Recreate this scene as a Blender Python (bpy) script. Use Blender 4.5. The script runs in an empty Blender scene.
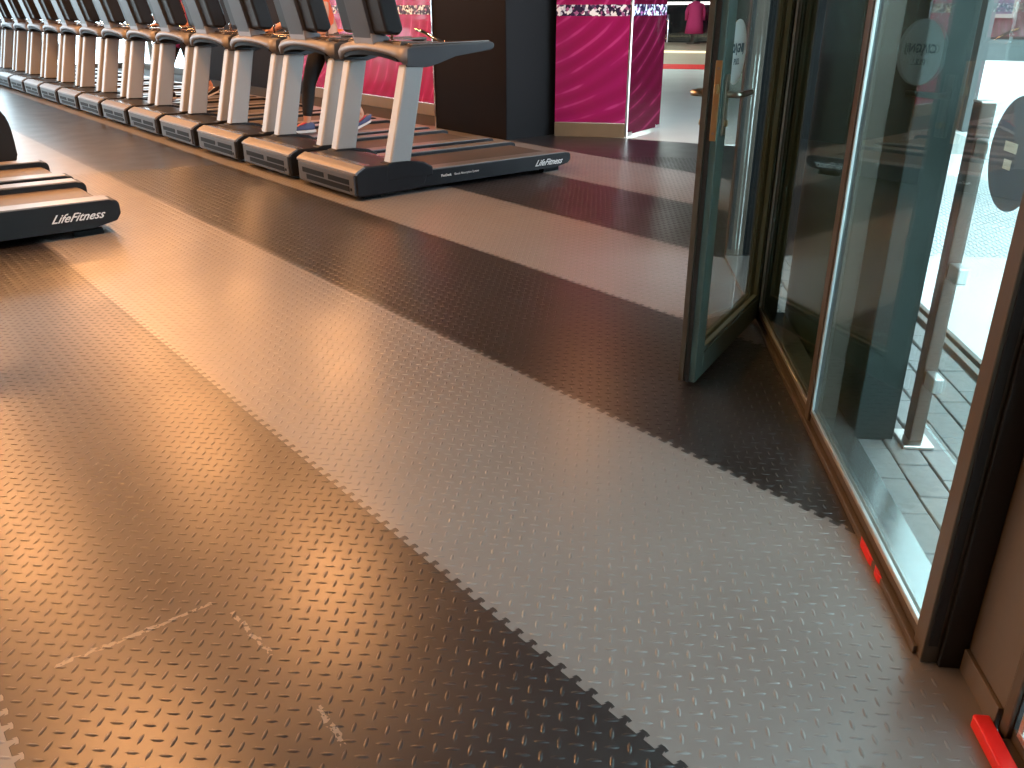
import bpy, bmesh, math, random
from mathutils import Vector, Matrix
random.seed(7)
SC = bpy.context.scene
COL = SC.collection
R2 = math.sqrt(.5)

# ------------------------------------------------------------------ camera
F_PX, PITCH, ROLL, HEAD, CAM_H = 842.53, math.radians(24.2616), math.radians(.2104), math.radians(50.764), 1.3619
fw = Vector((math.cos(HEAD)*math.cos(PITCH), math.sin(HEAD)*math.cos(PITCH), -math.sin(PITCH)))
r0 = Vector((math.sin(HEAD), -math.cos(HEAD), 0)); d0 = fw.cross(r0)
rt = r0*math.cos(ROLL) + d0*math.sin(ROLL); dn = d0*math.cos(ROLL) - r0*math.sin(ROLL)
cd = bpy.data.cameras.new('camera'); cam = bpy.data.objects.new('camera', cd); COL.objects.link(cam)
cam.matrix_world = Matrix(((rt.x, -dn.x, -fw.x, 0), (rt.y, -dn.y, -fw.y, 0), (rt.z, -dn.z, -fw.z, CAM_H), (0, 0, 0, 1)))
cd.sensor_width = 36; cd.lens = 36*F_PX/1024; cd.clip_start = .02; cd.clip_end = 300
SC.camera = cam

# ------------------------------------------------------------------ sky, sun, exposure
SC.view_settings.view_transform = 'Standard'; SC.view_settings.look = 'None'
SC.view_settings.gamma = 1; SC.view_settings.exposure = 0; SC.view_settings.use_curve_mapping = False
w = bpy.data.worlds.new('sky'); SC.world = w; w.use_nodes = True
bg = w.node_tree.nodes['Background']; bg.inputs[0].default_value = (.74, .89, 1, 1); bg.inputs[1].default_value = 7.0
sd = bpy.data.lights.new('sun', 'SUN'); sun = bpy.data.objects.new('sun', sd); COL.objects.link(sun)
sd.energy = 5; sd.color = (1, .96, .9); sd.angle = math.radians(1)
# the sun stands high behind the building, so the near paving lies in its shade
sdir = Vector((R2, -R2, -1.75)).normalized(); sun.rotation_euler = sdir.to_track_quat('-Z', 'Y').to_euler()

CEIL = 4.3
LAMP_Z = 3.3
LAMP = 105
HALL_FILL = 240
def lamp(x, y, power, size=.5, col=(1, .44, .155), z=LAMP_Z, sy=None):
    l = bpy.data.lights.new('ceiling_or_fill_lamp', 'AREA'); o = bpy.data.objects.new('ceiling_or_fill_lamp', l); COL.objects.link(o)
    l.energy = power; l.size = size; l.color = col; l.shape = 'DISK'
    if sy: l.shape = 'RECTANGLE'; l.size_y = sy
    o.location = (x, y, z); return o
for x in (-4.5, -1.8, .6):
    for y in (4.6, 7.6, 10.6, 13.6, 16.6): lamp(x, y, LAMP)
for x, y in ((2.5, 5.6), (2.6, 8.6), (3.0, 11.6), (3.0, 14.6), (5.0, 9.9), (5.2, 13.2), (5.2, 16.4)): lamp(x, y, LAMP)
lamp(6.2, 6.3, 22, .3)  # added spot without a known fixture, brightens the pink walls
for a in (11, 17, 23): lamp(7.33+.72*a-.3, 6.06+.69*a+.45, HALL_FILL, 2.0, (.86, 1, .95), 4.1)  # added fill lights, no fixtures known, brighten the pale hall floor

# ------------------------------------------------------------------ materials
def mat(name, col, rough=.5, metal=0, spec=.5, emit=None, es=0, noise=None, bump=None, coat=0):
    m = bpy.data.materials.new(name); m.use_nodes = True
    nt = m.node_tree; b = nt.nodes['Principled BSDF']
    b.inputs['Base Color'].default_value = (*col, 1); b.inputs['Roughness'].default_value = rough
    b.inputs['Metallic'].default_value = metal; b.inputs['Specular IOR Level'].default_value = spec
    b.inputs['Coat Weight'].default_value = coat
    if emit: b.inputs['Emission Color'].default_value = (*emit, 1); b.inputs['Emission Strength'].default_value = es
    if noise:                                   # (scale, amount): soft mottling of colour and gloss
        tc = nt.nodes.new('ShaderNodeTexCoord'); n = nt.nodes.new('ShaderNodeTexNoise')
        n.inputs['Scale'].default_value = noise[0]; n.inputs['Detail'].default_value = 5
        nt.links.new(tc.outputs['Object'], n.inputs['Vector'])
        mx = nt.nodes.new('ShaderNodeMix'); mx.data_type = 'RGBA'
        mx.inputs[6].default_value = (*[c*(1-noise[1]) for c in col], 1)
        mx.inputs[7].default_value = (*[min(1, c*(1+noise[1])) for c in col], 1)
        nt.links.new(n.outputs['Fac'], mx.inputs[0]); nt.links.new(mx.outputs[2], b.inputs['Base Color'])
        if bump:
            bp = nt.nodes.new('ShaderNodeBump'); bp.inputs['Strength'].default_value = bump; bp.inputs['Distance'].default_value = .002
            nt.links.new(n.outputs['Fac'], bp.inputs['Height']); nt.links.new(bp.outputs[0], b.inputs['Normal'])
    return m

def floor_mat(name, col, rough):
    m = bpy.data.materials.new(name); m.use_nodes = True
    nt = m.node_tree; N = nt.nodes; L = nt.links; b = N['Principled BSDF']
    geo = N.new('ShaderNodeNewGeometry')
    def noise(scale, det):
        n = N.new('ShaderNodeTexNoise'); n.inputs['Scale'].default_value = scale; n.inputs['Detail'].default_value = det
        L.new(geo.outputs['Position'], n.inputs['Vector']); return n
    n1 = noise(1.3, 4); n2 = noise(90, 3)
    mx = N.new('ShaderNodeMix'); mx.data_type = 'RGBA'
    mx.inputs[6].default_value = (*[c*.86 for c in col], 1); mx.inputs[7].default_value = (*[c*1.14 for c in col], 1)
    L.new(n1.outputs['Fac'], mx.inputs[0])
    # scuffs: thin broken pale marks, each along a segment on the floor
    def math_(op, a, b_=None):
        q = N.new('ShaderNodeMath'); q.operation = op
        for i, v in enumerate((a, b_)):
            if v is None: continue
            if isinstance(v, (int, float)): q.inputs[i].default_value = v
            else: L.new(v, q.inputs[i])
        return q.outputs[0]
    wob = noise(25, 3); tot = None
    brk = noise(60, 2)
    for (ax, ay, bx_, by_), wd in SCUFFS:
        mid = N.new('ShaderNodeVectorMath'); mid.operation = 'SUBTRACT'
        L.new(geo.outputs['Position'], mid.inputs[0]); mid.inputs[1].default_value = ((ax+bx_)/2, (ay+by_)/2, 0)
        ln = math.hypot(bx_-ax, by_-ay); ux, uy = (bx_-ax)/ln, (by_-ay)/ln
        def dot(vx, vy):
            q = N.new('ShaderNodeVectorMath'); q.operation = 'DOT_PRODUCT'; L.new(mid.outputs[0], q.inputs[0])
            q.inputs[1].default_value = (vx, vy, 0); return q.outputs['Value']
        along = math_('ABSOLUTE', dot(ux, uy)); side = dot(-uy, ux)
        side = math_('ABSOLUTE', math_('ADD', side, math_('MULTIPLY', math_('SUBTRACT', wob.outputs['Fac'], .5), .03)))
        k = math_('MULTIPLY', math_('LESS_THAN', along, ln/2), math_('LESS_THAN', side, wd))
        tot = k if tot is None else math_('MAXIMUM', tot, k)
    fac = math_('MULTIPLY', tot, math_('GREATER_THAN', brk.outputs['Fac'], .47))
    fac = math_('MULTIPLY', fac, .22)
    m2 = N.new('ShaderNodeMix'); m2.data_type = 'RGBA'; L.new(fac, m2.inputs[0]); L.new(mx.outputs[2], m2.inputs[6])
    m2.inputs[7].default_value = (.5, .46, .42, 1); L.new(m2.outputs[2], b.inputs['Base Color'])
    rr = N.new('ShaderNodeMapRange'); rr.inputs[3].default_value = rough-.05; rr.inputs[4].default_value = rough+.06
    n3 = noise(4, 4); L.new(n3.outputs['Fac'], rr.inputs[0]); L.new(rr.outputs[0], b.inputs['Roughness'])
    b.inputs['Specular IOR Level'].default_value = .65
    bp = N.new('ShaderNodeBump'); bp.inputs['Strength'].default_value = .12; bp.inputs['Distance'].default_value = .001
    L.new(n2.outputs['Fac'], bp.inputs['Height']); L.new(bp.outputs[0], b.inputs['Normal'])
    return m

def glass_mat(name, tint, f0=.045, extra=None):
    """Thin clear pane: tinted see-through mixed with a mirror by Schlick's law."""
    m = bpy.data.materials.new(name); m.use_nodes = True
    nt = m.node_tree; N = nt.nodes; L = nt.links
    N.remove(N['Principled BSDF']); out = N['Material Output']
    geo = N.new('ShaderNodeNewGeometry')
    dp = N.new('ShaderNodeVectorMath'); dp.operation = 'DOT_PRODUCT'
    L.new(geo.outputs['Normal'], dp.inputs[0]); L.new(geo.outputs['Incoming'], dp.inputs[1])
    def M(op, a, b):
        q = N.new('ShaderNodeMath'); q.operation = op
        for i, v in enumerate((a, b)):
            if v is None: continue
            if isinstance(v, (int, float)): q.inputs[i].default_value = v
            else: L.new(v, q.inputs[i])
        return q.outputs[0]
    c = M('ABSOLUTE', dp.outputs['Value'], None)
    r = M('ADD', f0, M('MULTIPLY', 1-f0, M('POWER', M('SUBTRACT', 1, c), 5)))
    tr = N.new('ShaderNodeBsdfTransparent'); tr.inputs[0].default_value = (*tint, 1)
    gl = N.new('ShaderNodeBsdfGlossy'); gl.inputs['Roughness'].default_value = .0
    mx = N.new('ShaderNodeMixShader'); L.new(r, mx.inputs[0]); L.new(tr.outputs[0], mx.inputs[1]); L.new(gl.outputs[0], mx.inputs[2])
    L.new(mx.outputs[0], out.inputs[0]); return m

def film_mat(name, dark, mid, line, coat=.4, spec=.5):
    """Pink printed film on glass: soft curved drapery lines."""
    m = bpy.data.materials.new(name); m.use_nodes = True
    nt = m.node_tree; N = nt.nodes; L = nt.links; b = N['Principled BSDF']
    tc = N.new('ShaderNodeTexCoord'); mp = N.new('ShaderNodeMapping'); L.new(tc.outputs['Object'], mp.inputs[0])
    mp.inputs['Location'].default_value = (.35, 0, -1.75); mp.inputs['Scale'].default_value = (.8, .2, 1)
    wv = N.new('ShaderNodeTexWave'); wv.wave_type = 'RINGS'; wv.rings_direction = 'SPHERICAL'
    wv.inputs['Scale'].default_value = 2.0; wv.inputs['Distortion'].default_value = 6
    wv.inputs['Detail'].default_value = 1; wv.inputs['Detail Scale'].default_value = .45; wv.inputs['Detail Roughness'].default_value = .3
    L.new(mp.outputs[0], wv.inputs[0])
    cr = N.new('ShaderNodeValToRGB'); e = cr.color_ramp.elements
    e[0].position = .1; e[0].color = (*dark, 1); e[1].position = .97; e[1].color = (*line, 1)
    k = cr.color_ramp.elements.new(.88); k.color = (*mid, 1)
    nz = N.new('ShaderNodeTexNoise'); nz.inputs['Scale'].default_value = 2.6; L.new(tc.outputs['Object'], nz.inputs['Vector'])
    mr = N.new('ShaderNodeMapRange'); mr.inputs[1].default_value = .38; mr.inputs[2].default_value = .6; mr.inputs[3].default_value = .86; mr.inputs[4].default_value = 1
    ml = N.new('ShaderNodeMath'); ml.operation = 'MULTIPLY'; L.new(nz.outputs['Fac'], mr.inputs[0]); L.new(wv.outputs['Fac'], ml.inputs[0]); L.new(mr.outputs[0], ml.inputs[1])
    L.new(ml.outputs[0], cr.inputs[0]); L.new(cr.outputs[0], b.inputs['Base Color'])
    b.inputs['Roughness'].default_value = .22; b.inputs['Coat Weight'].default_value = coat; b.inputs['Specular IOR Level'].default_value = spec; b.inputs['Coat Roughness'].default_value = .05
    return m

def painted_band_mat(name):  # clear glass band: its reflections and view through are painted as blotches
    m = bpy.data.materials.new(name); m.use_nodes = True
    nt = m.node_tree; N = nt.nodes; L = nt.links; b = N['Principled BSDF']
    tc = N.new('ShaderNodeTexCoord'); v = N.new('ShaderNodeTexVoronoi'); v.inputs['Scale'].default_value = 30; v.distance = 'MANHATTAN'
    L.new(tc.outputs['Object'], v.inputs['Vector'])
    cr = N.new('ShaderNodeValToRGB'); cr.color_ramp.interpolation = 'CONSTANT'; e = cr.color_ramp.elements
    e[0].position = 0; e[0].color = (.03, .02, .06, 1); e[1].position = .4; e[1].color = (.35, .12, .28, 1)
    for p, c in ((.55, (.6, .68, .8)), (.7, (.08, .06, .12)), (.85, (.85, .9, .95))):
        q = e.new(p); q.color = (*c, 1)
    sp = N.new('ShaderNodeSeparateColor'); L.new(v.outputs['Color'], sp.inputs[0]); L.new(sp.outputs[0], cr.inputs[0])
    L.new(cr.outputs[0], b.inputs['Base Color']); b.inputs['Roughness'].default_value = .15
    return m

SCUFFS = []
def floor_pt(x, y, z=0):
    d = rt*((x-512)/F_PX) + dn*((y-384)/F_PX) + fw; t = (z-CAM_H)/d.z
    return Vector((d.x*t, d.y*t, z))
for (a, b_), wd in ((((50, 668), (212, 604)), .006), (((232, 612), (272, 655)), .006), (((378, 380), (452, 356)), .005), (((318, 706), (345, 745)), .008)):
    p, q = floor_pt(*a), floor_pt(*b_); SCUFFS.append(((p.x, p.y, q.x, q.y), wd))

M = {
 'dark_tile': floor_mat('dark_tile', (.016, .016, .018), .30),
 'light_tile': floor_mat('light_tile', (.150, .146, .146), .30),
 'floor_base': mat('floor_base', (.02, .02, .02), .8),
 'ceiling': mat('ceiling_paint', (.10, .075, .06), .9, noise=(2, .1)),
 'wall_dark': mat('wall_dark', (.012, .010, .011), .8, 0, .1, noise=(2, .15)),
 'wall_warm': mat('wall_warm', (.25, .17, .12), .7, noise=(2, .1)),
 'column_brown': mat('column_brown', (.006, .0035, .003), .6, 0, .08, noise=(5, .2)),
 'column_black': mat('column_black', (.005, .005, .006), .65, 0, .15),
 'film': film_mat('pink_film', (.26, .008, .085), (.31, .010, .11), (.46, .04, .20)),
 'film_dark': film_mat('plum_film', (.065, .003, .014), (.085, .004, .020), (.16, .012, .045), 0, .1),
 'painted_band': painted_band_mat('clear_band_painted'),
 'kick': mat('kickboard', (.16, .12, .075), .45, noise=(6, .1)),
 'steel': mat('brushed_steel', (.62, .58, .55), .28, 1, noise=(40, .06)),
 'steel_dark': mat('dark_steel', (.20, .17, .15), .45, .6, noise=(40, .06)),
 'bronze': mat('bronze_post', (.075, .058, .048), .5, .3),
 'chrome': mat('chrome', (.85, .85, .87), .12, 1),
 'frame_brown': mat('frame_brown', (.085, .068, .052), .38, .35, noise=(30, .08)),
 'frame_green': mat('frame_green', (.075, .105, .095), .38, .25, noise=(30, .06)),
 'pier': mat('pier_brown', (.095, .075, .055), .6, noise=(20, .08)),
 'gasket': mat('gasket', (.008, .008, .009), .55),
 'alu': mat('aluminium', (.60, .62, .62), .3, .9, noise=(50, .05)),
 'sill': mat('sill_metal', (.36, .38, .38), .25, .85, noise=(30, .08)),
 'glass': glass_mat('window_glass', (.85, .955, .935), .06),
 'door_glass': glass_mat('door_glass', (.86, .94, .93), .07),
 'clear_glass': glass_mat('clear_glass', (.96, .99, .985), .04),
 'cladding': mat('cladding', (.022, .030, .028), .55, 0, .3, noise=(3, .12)),
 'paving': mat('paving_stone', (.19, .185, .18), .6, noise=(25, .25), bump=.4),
 'joint': mat('joint_sand', (.09, .085, .08), .9),
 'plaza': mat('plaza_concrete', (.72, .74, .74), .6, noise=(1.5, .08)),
 'concrete': mat('concrete', (.10, .11, .112), .8, noise=(4, .15)),
 'brick_dark': mat('brick_dark', (.035, .018, .015), .8, noise=(6, .3)),
 'far_pane': mat('far_pane', (.05, .06, .08), .1),
 'door_orange': mat('door_orange', (.25, .07, .03), .6),
 'hall_floor': mat('hall_floor', (.62, .64, .60), .22, noise=(1.2, .1)),
 'red': mat('red_paint', (.60, .012, .012), .35),
 'red_floor': mat('red_stripe', (.55, .010, .008), .6, 0, .1),
 'beige': mat('beige_stone', (.45, .36, .26), .35, noise=(1, .12)),
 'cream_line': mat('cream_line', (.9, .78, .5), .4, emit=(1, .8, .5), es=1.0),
 'shop_dark': mat('shop_dark', (.012, .011, .016), .2),
 'magenta': mat('magenta_cloth', (.40, .015, .15), .7),
 'coat_pink': mat('coat_pink', (.80, .06, .24), .8),
 'strip_light': mat('strip_light', (1, 1, 1), .5, emit=(1, .95, .92), es=3),
 'tm_silver': mat('treadmill_silver', (.155, .155, .17), .45, .25),
 'tm_upright': mat('treadmill_upright', (.265, .28, .29), .45, .25, noise=(60, .03)),
 'tm_dark': mat('treadmill_dark', (.009, .010, .013), .42, 0, .2),
 'tm_grey': mat('treadmill_grey', (.045, .05, .06), .5, 0, .25),
 'tm_neck': mat('treadmill_neck', (.026, .027, .034), .4, 0, .3),
 'tm_slot': mat('treadmill_slot', (.005, .006, .007), .6, 0, .08),
 'tm_top': mat('treadmill_top', (.055, .045, .04), .26),
 'tm_belt': mat('treadmill_belt', (.060, .050, .044), .5, noise=(150, .2)),
 'tm_rail': mat('treadmill_rail', (.14, .13, .125), .3),
 'tm_screen': mat('treadmill_screen', (.004, .004, .005), .1),
 'letter': mat('letter_silver', (.62, .62, .62), .4),
 'sticker': mat('white_sticker', (.86, .92, .94), .5),
 'sticker_ink': mat('sticker_ink', (.10, .16, .20), .6),
 'sticker_dark': mat('violet_sticker', (.17, .19, .27), .5),
 'white': mat('white_print', (.85, .87, .9), .5),
 'brass': mat('brass', (.55, .40, .22), .35, 1, noise=(40, .1)),
 'nickel': mat('nickel', (.42, .38, .32), .3, 1),
 'black': mat('black_plastic', (.009, .010, .013), .45, 0, .2),
 'skin': mat('skin', (.58, .30, .20), .5),
 'legging': mat('black_legging', (.007, .007, .009), .75),
 'orange': mat('orange_top', (.85, .10, .03), .75),
 'hair': mat('brown_hair', (.05, .025, .015), .5),
 'shoe_blue': mat('shoe_blue', (.06, .07, .16), .6),
 'shoe_pink': mat('shoe_pink', (.70, .05, .10), .6),
 'sole': mat('sole', (.75, .72, .70), .6),
 'bottle': glass_mat('bottle_plastic', (.88, .92, .93), .06),
}

# ------------------------------------------------------------------ mesh helpers
def obj(name, bm, m, parent=None, smooth=False, **kw):
    me = bpy.data.meshes.new(name)
    if isinstance(m, str): m = [m]
    bmesh.ops.recalc_face_normals(bm, faces=bm.faces); bm.to_mesh(me); bm.free()
    for k in m: me.materials.append(M[k])
    if smooth: me.polygons.foreach_set('use_smooth', [True]*len(me.polygons))
    o = bpy.data.objects.new(name, me); COL.objects.link(o)
    if parent: o.parent = parent
    for k, v in kw.items(): o[k] = v
    return o
def empty(name, loc=(0, 0, 0), rz=0, parent=None, **kw):
    o = bpy.data.objects.new(name, None); COL.objects.link(o); o.location = loc; o.rotation_euler = (0, 0, rz)
    o.empty_display_size = .1
    if parent: o.parent = parent
    for k, v in kw.items(): o[k] = v
    return o
def bev(bm, faces, r, seg=2):
    if r <= 0: return
    es = {e for f in faces for e in f.edges}
    bmesh.ops.bevel(bm, geom=list(es), offset=r, segments=seg, profile=.5, affect='EDGES', clamp_overlap=True)
def box(bm, x0, x1, y0, y1, z0, z1, r=0, mi=0, T=None):
    vs = [bm.verts.new((x, y, z)) for x in (x0, x1) for y in (y0, y1) for z in (z0, z1)]
    if T:
        for v in vs: v.co = T(v.co)
    fs = [bm.faces.new([vs[i] for i in q]) for q in ((0, 1, 3, 2), (4, 6, 7, 5), (0, 4, 5, 1), (2, 3, 7, 6), (0, 2, 6, 4), (1, 5, 7, 3))]
    for f in fs: f.material_index = mi
    bev(bm, fs, r); return bm
def prism(bm, pts, y0, y1, r=0, mi=0, axis='y', T=None):
    """pts (x, z) outline pushed from y0 to y1 (axis y) or pts (x, y) from z0 to z1 (axis z)."""
    mk = (lambda a, b, t: Vector((a, t, b))) if axis == 'y' else ((lambda a, b, t: Vector((a, b, t))) if axis == 'z' else (lambda a, b, t: Vector((t, a, b))))
    A = [bm.verts.new(mk(*p, y0)) for p in pts]; B = [bm.verts.new(mk(*p, y1)) for p in pts]
    if T:
        for v in A+B: v.co = T(v.co)
    n = len(pts); fs = [bm.faces.new(A), bm.faces.new(B[::-1])]
    for i in range(n): fs.append(bm.faces.new((A[i], B[i], B[(i+1) % n], A[(i+1) % n])))
    for f in fs: f.material_index = mi
    bev(bm, fs, r); return bm
def tube(bm, pts, rad, seg=10, cap=True):
    pts = [Vector(p) for p in pts]; rings = []
    rads = rad if isinstance(rad, (list, tuple)) else [rad]*len(pts)
    up = None
    for i, p in enumerate(pts):
        d = (pts[min(i+1, len(pts)-1)] - pts[max(i-1, 0)]).normalized()
        if up is None: up = Vector((0, 0, 1)) if abs(d.z) < .9 else Vector((1, 0, 0))
        a = d.cross(up).normalized(); up = a.cross(d).normalized()
        rings.append([bm.verts.new(p + (a*math.cos(t) + up*math.sin(t))*rads[i]) for t in [2*math.pi*k/seg for k in range(seg)]])
    for A, B in zip(rings, rings[1:]):
        for k in range(seg): bm.faces.new((A[k], A[(k+1) % seg], B[(k+1) % seg], B[k]))
    if cap: bm.faces.new(rings[0][::-1]); bm.faces.new(rings[-1])
    return bm
def disc(bm, c, r, th, nrm, seg=40):
    nrm = Vector(nrm).normalized(); return tube(bm, [Vector(c)-nrm*th/2, Vector(c)+nrm*th/2], r, seg)
def bm_(): return bmesh.new()
def text(name, s, size, m, parent, mw, shear=0, bold=0, align='CENTER'):
    """Flat lettering as a thin mesh: mw places its local XY plane."""
    cu = bpy.data.curves.new(name, 'FONT'); cu.body = s; cu.size = size; cu.shear = shear; cu.extrude = .0006
    cu.align_x = align; cu.align_y = 'CENTER'; cu.offset = bold; cu.resolution_u = 3
    t = bpy.data.objects.new(name, cu); COL.objects.link(t)
    bpy.context.view_layer.update()
    me = bpy.data.meshes.new_from_object(t.evaluated_get(bpy.context.evaluated_depsgraph_get()))
    bpy.data.objects.remove(t); me.materials.clear(); me.materials.append(M[m])
    o = bpy.data.objects.new(name, me); COL.objects.link(o); me.transform(mw)
    if parent: o.parent = parent
    o['kind'] = 'stuff'
    return o
def kids(o): return [c for c in bpy.data.objects if c.parent == o]
def copy_tree(o, parent=None):
    c = o.copy(); COL.objects.link(c); c.parent = parent
    for ch in list(o.children): copy_tree(ch, c)
    return c

# facade frame: s runs along the glass front away from the camera, d points outdoors
C0 = 1.165
def FP(s, d, z=0): return Vector((s*R2 + d*R2 + C0/2, s*R2 - d*R2 - C0/2, z))
FT = lambda v: FP(v.x, v.y, v.z)

# ------------------------------------------------------------------ floor of coloured strips
fl = empty('floor', kind='structure')
b = bm_(); prism(b, [(-8.2, -4.2), (-3.0, -4.2), tuple(FP(5.02, .04)[:2]), tuple(FP(5.02, .8)[:2]), tuple(FP(8.7, .8)[:2]), (7.0, 6.8), (7.0, 22.7), (-8.2, 22.7)], -.06, -.004, axis='z')
obj('subfloor', b, 'floor_base', fl)
P = .05                                           # tooth and lozenge pitch; 20 pitches to the metre
X0 = 1.0107
def tooth(g):                                    # one dovetail of the interlocking edge, (x, y) within a pitch
    return [(-.008, 0), (-.008, .011), (.004, .015), (.001, .010), (.010, .009), (.012, .020), (.011, .030), (.001, .032), (.004, .027), (-.008, .031), (-.008, .05)]
def edge_cells(bm, xe, sgn, y0, n, gap):
    # sgn +1: this strip lies on the +x side of the joint
    prof = tooth(0); xi = xe + sgn*.05
    for j in range(n):
        y = y0 + j*P
        vs = [bm.verts.new((xe + px + sgn*gap, y + py, 0)) for px, py in prof]
        a = bm.verts.new((xi, y + P, 0)); c = bm.verts.new((xi, y, 0))
        bm.faces.new(vs + [a, c])
YS, NT = -1.5, 270                               # teeth are modelled out to 12 m
YEND = 22.6
def strip(k, name, m):
    xa, xb = X0 + (k-2), X0 + (k-1)              # strip between two joints
    bm = bm_(); g = .0006
    L_joint, R_joint = True, True
    if k == 0: xa = -8.1; L_joint = False
    if k == 7: xb = 7.6; R_joint = False
    ye = YS + NT*P
    if L_joint: edge_cells(bm, xa, 1, YS, NT, g)
    if R_joint: edge_cells(bm, xb, -1, YS, NT, g)
    xl = xa + .05 if L_joint else xa; xr = xb - .05 if R_joint else xb
    step = 1.0; y = YS
    while y < ye - 1e-6:
        y2 = min(ye, y+step); bm.faces.new([bm.verts.new(v) for v in ((xl, y, 0), (xr, y, 0), (xr, y2, 0), (xl, y2, 0))]); y = y2
    bm.faces.new([bm.verts.new(v) for v in ((xa, ye, 0), (xb, ye, 0), (xb, YEND, 0), (xa, YEND, 0))])
    bm.faces.new([bm.verts.new(v) for v in ((xa, -4.1, 0), (xb, -4.1, 0), (xb, YS, 0), (xa, YS, 0))])
    def clip():
        for co, no in ((FP(0, .03), FP(0, 1)-FP(0, 0)), (FP(5.02, 0), FP(1, 0)-FP(0, 0)), (FP(0, .75), FP(0, 1)-FP(0, 0))):
            bmesh.ops.bisect_plane(bm, geom=bm.verts[:]+bm.edges[:]+bm.faces[:], plane_co=co, plane_no=no)
        cut = []
        for f in bm.faces:
            c = f.calc_center_median()
            if ((c.x-c.y-C0)*R2 > .03 and (c.x+c.y)*R2 < 5.02) or (c.x-c.y-C0)*R2 > .75: cut.append(f)
        bmesh.ops.delete(bm, geom=cut, context='FACES')
        if k == 7: bmesh.ops.bisect_plane(bm, geom=bm.verts[:]+bm.edges[:]+bm.faces[:], plane_co=Vector((7.33, 6.06, 0)), plane_no=Vector((.917, .4, 0)), clear_outer=True)
    clip()
    for f in bm.faces:
        f.normal_update()
        if f.normal.z < 0: f.normal_flip()
    me = bpy.data.meshes.new(name); bm.to_mesh(me); bm.free(); me.materials.append(M[m])
    o = bpy.data.objects.new(name, me); COL.objects.link(o); o.parent = fl
    # raised lozenges of the tread plate, real relief where it can be seen
    verts, faces = [], []
    LZ = .0165; WZ = .0040; HZ = .0021
    i0 = int((xa+.6 if k == 0 else xa)/P) - 1
    if k == 0: i0 = int(-1.6/P)
    for i in range(i0, int(xb/P)+2):
        for j in range(int(0/P), int(11/P)):
            for h in (0, 1):
                x = X0 + (i - 20 + .5*h)*P + .004; y = .0125 + (j + .5*h)*P
                if not (xa+.004 < x < xb-.002): continue
                if x - y - C0 > -.05 and (x+y)*R2 < 5.05: continue
                if k == 7 and (x-7.33)*.917 + (y-6.06)*.4 > -.03: continue
                v = Vector((x, y, -CAM_H)); zc = v.dot(fw)
                if zc < .4: continue
                u = v.dot(rt)/zc*F_PX; q = v.dot(dn)/zc*F_PX
                if abs(u) > 640 or q > 500: continue
                if math.hypot(x, y) > 8.5: continue
                ux, uy = (R2, R2) if h == 0 else (R2, -R2)
                nb = len(verts); wx, wy = -uy, ux
                for a, c, z in ((-1, 0, 0), (-.45, -1, 0), (.45, -1, 0), (1, 0, 0), (.45, 1, 0), (-.45, 1, 0), (-.6, 0, HZ), (.6, 0, HZ)):
                    verts.append((x + ux*a*LZ + wx*c*WZ, y + uy*a*LZ + wy*c*WZ, z))
                for f in ((0, 1, 6), (1, 2, 7, 6), (2, 3, 7), (3, 4, 7), (4, 5, 6, 7), (5, 0, 6)): faces.append([nb+t for t in f])
    if verts:
        me = bpy.data.meshes.new('lozenge_relief'); me.from_pydata(verts, [], faces); me.materials.append(M[m])
        me.polygons.foreach_set('use_smooth', [True]*len(me.polygons))
        q = bpy.data.objects.new('lozenge_relief', me); COL.objects.link(q); q.parent = o; q['kind'] = 'stuff'
    return o
for k in range(8): strip(k, 'tile_strip', 'dark_tile' if k % 2 else 'light_tile')

# ------------------------------------------------------------------ room shell
def wall(name, pts, z0, z1, m, th=.1, **kw):
    (x0, y0), (x1, y1) = pts; d = Vector((x1-x0, y1-y0, 0)).normalized(); n = Vector((-d.y, d.x, 0))*th
    b = bm_(); prism(b, [(x0, y0), (x1, y1), (x1+n.x, y1+n.y), (x0+n.x, y0+n.y)], z0, z1, axis='z')
    return obj(name, b, m, kind='structure', **kw)
def ceiling_poly():
    b = bm_(); prism(b, [(-8.1, -4.1), (-2.935, -4.1), tuple(FP(5.0, 0)[:2]), tuple(FP(5.0, .8)[:2]), tuple(FP(8.7, .8)[:2]), (7.9, 5.9), (7.5, 22.7), (-8.1, 22.7)], CEIL, CEIL+.15, axis='z'); return b
obj('ceiling', ceiling_poly(), 'ceiling', kind='structure')
wall('wall_left', ((-8, -4), (-8, 13)), 0, CEIL, 'wall_warm')
wall('wall_back', ((-2.8, -4), (-8, -4)), 0, CEIL, 'wall_warm')
YE = 22.6; XW = 6.72                                         # long wall behind the treadmill row
wall('wall_right', ((XW+.1, 13.6), (XW+.1, 19)), 0, CEIL, 'wall_dark')
# far end: glazed wall, tall panes in a frame
def glazed(name, p0, p1, n, z0, z1, label):
    p0 = Vector((*p0, 0)); p1 = Vector((*p1, 0)); d = (p1-p0); ln = d.length; d.normalize(); nn = Vector((-d.y, d.x, 0))
    root = empty(name, p0, kind='structure', label=label)
    T = lambda v: d*v.x + nn*v.y + Vector((0, 0, v.z))
    b = bm_(); box(b, 0, ln, -.04, .04, 0, z0, T=T); obj('bottom_rail', b, 'frame_brown', root)
    b = bm_(); box(b, 0, ln, -.04, .04, z1, CEIL, T=T); obj('top_rail', b, 'frame_brown', root)
    for i in range(n+1):
        b = bm_(); x = ln*i/n; box(b, x-.035, x+.035, -.045, .045, z0, z1, T=T); obj('mullion', b, 'frame_brown', root)
    for i in range(n):
        b = bm_(); box(b, ln*i/n+.035, ln*(i+1)/n-.035, -.004, .004, z0, z1, T=T); obj('pane', b, 'clear_glass', root)
    return root
glazed('window_1', (-8, YE), (XW, YE), 9, .12, 4.1, 'tall glazed end wall beyond the treadmills')
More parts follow.
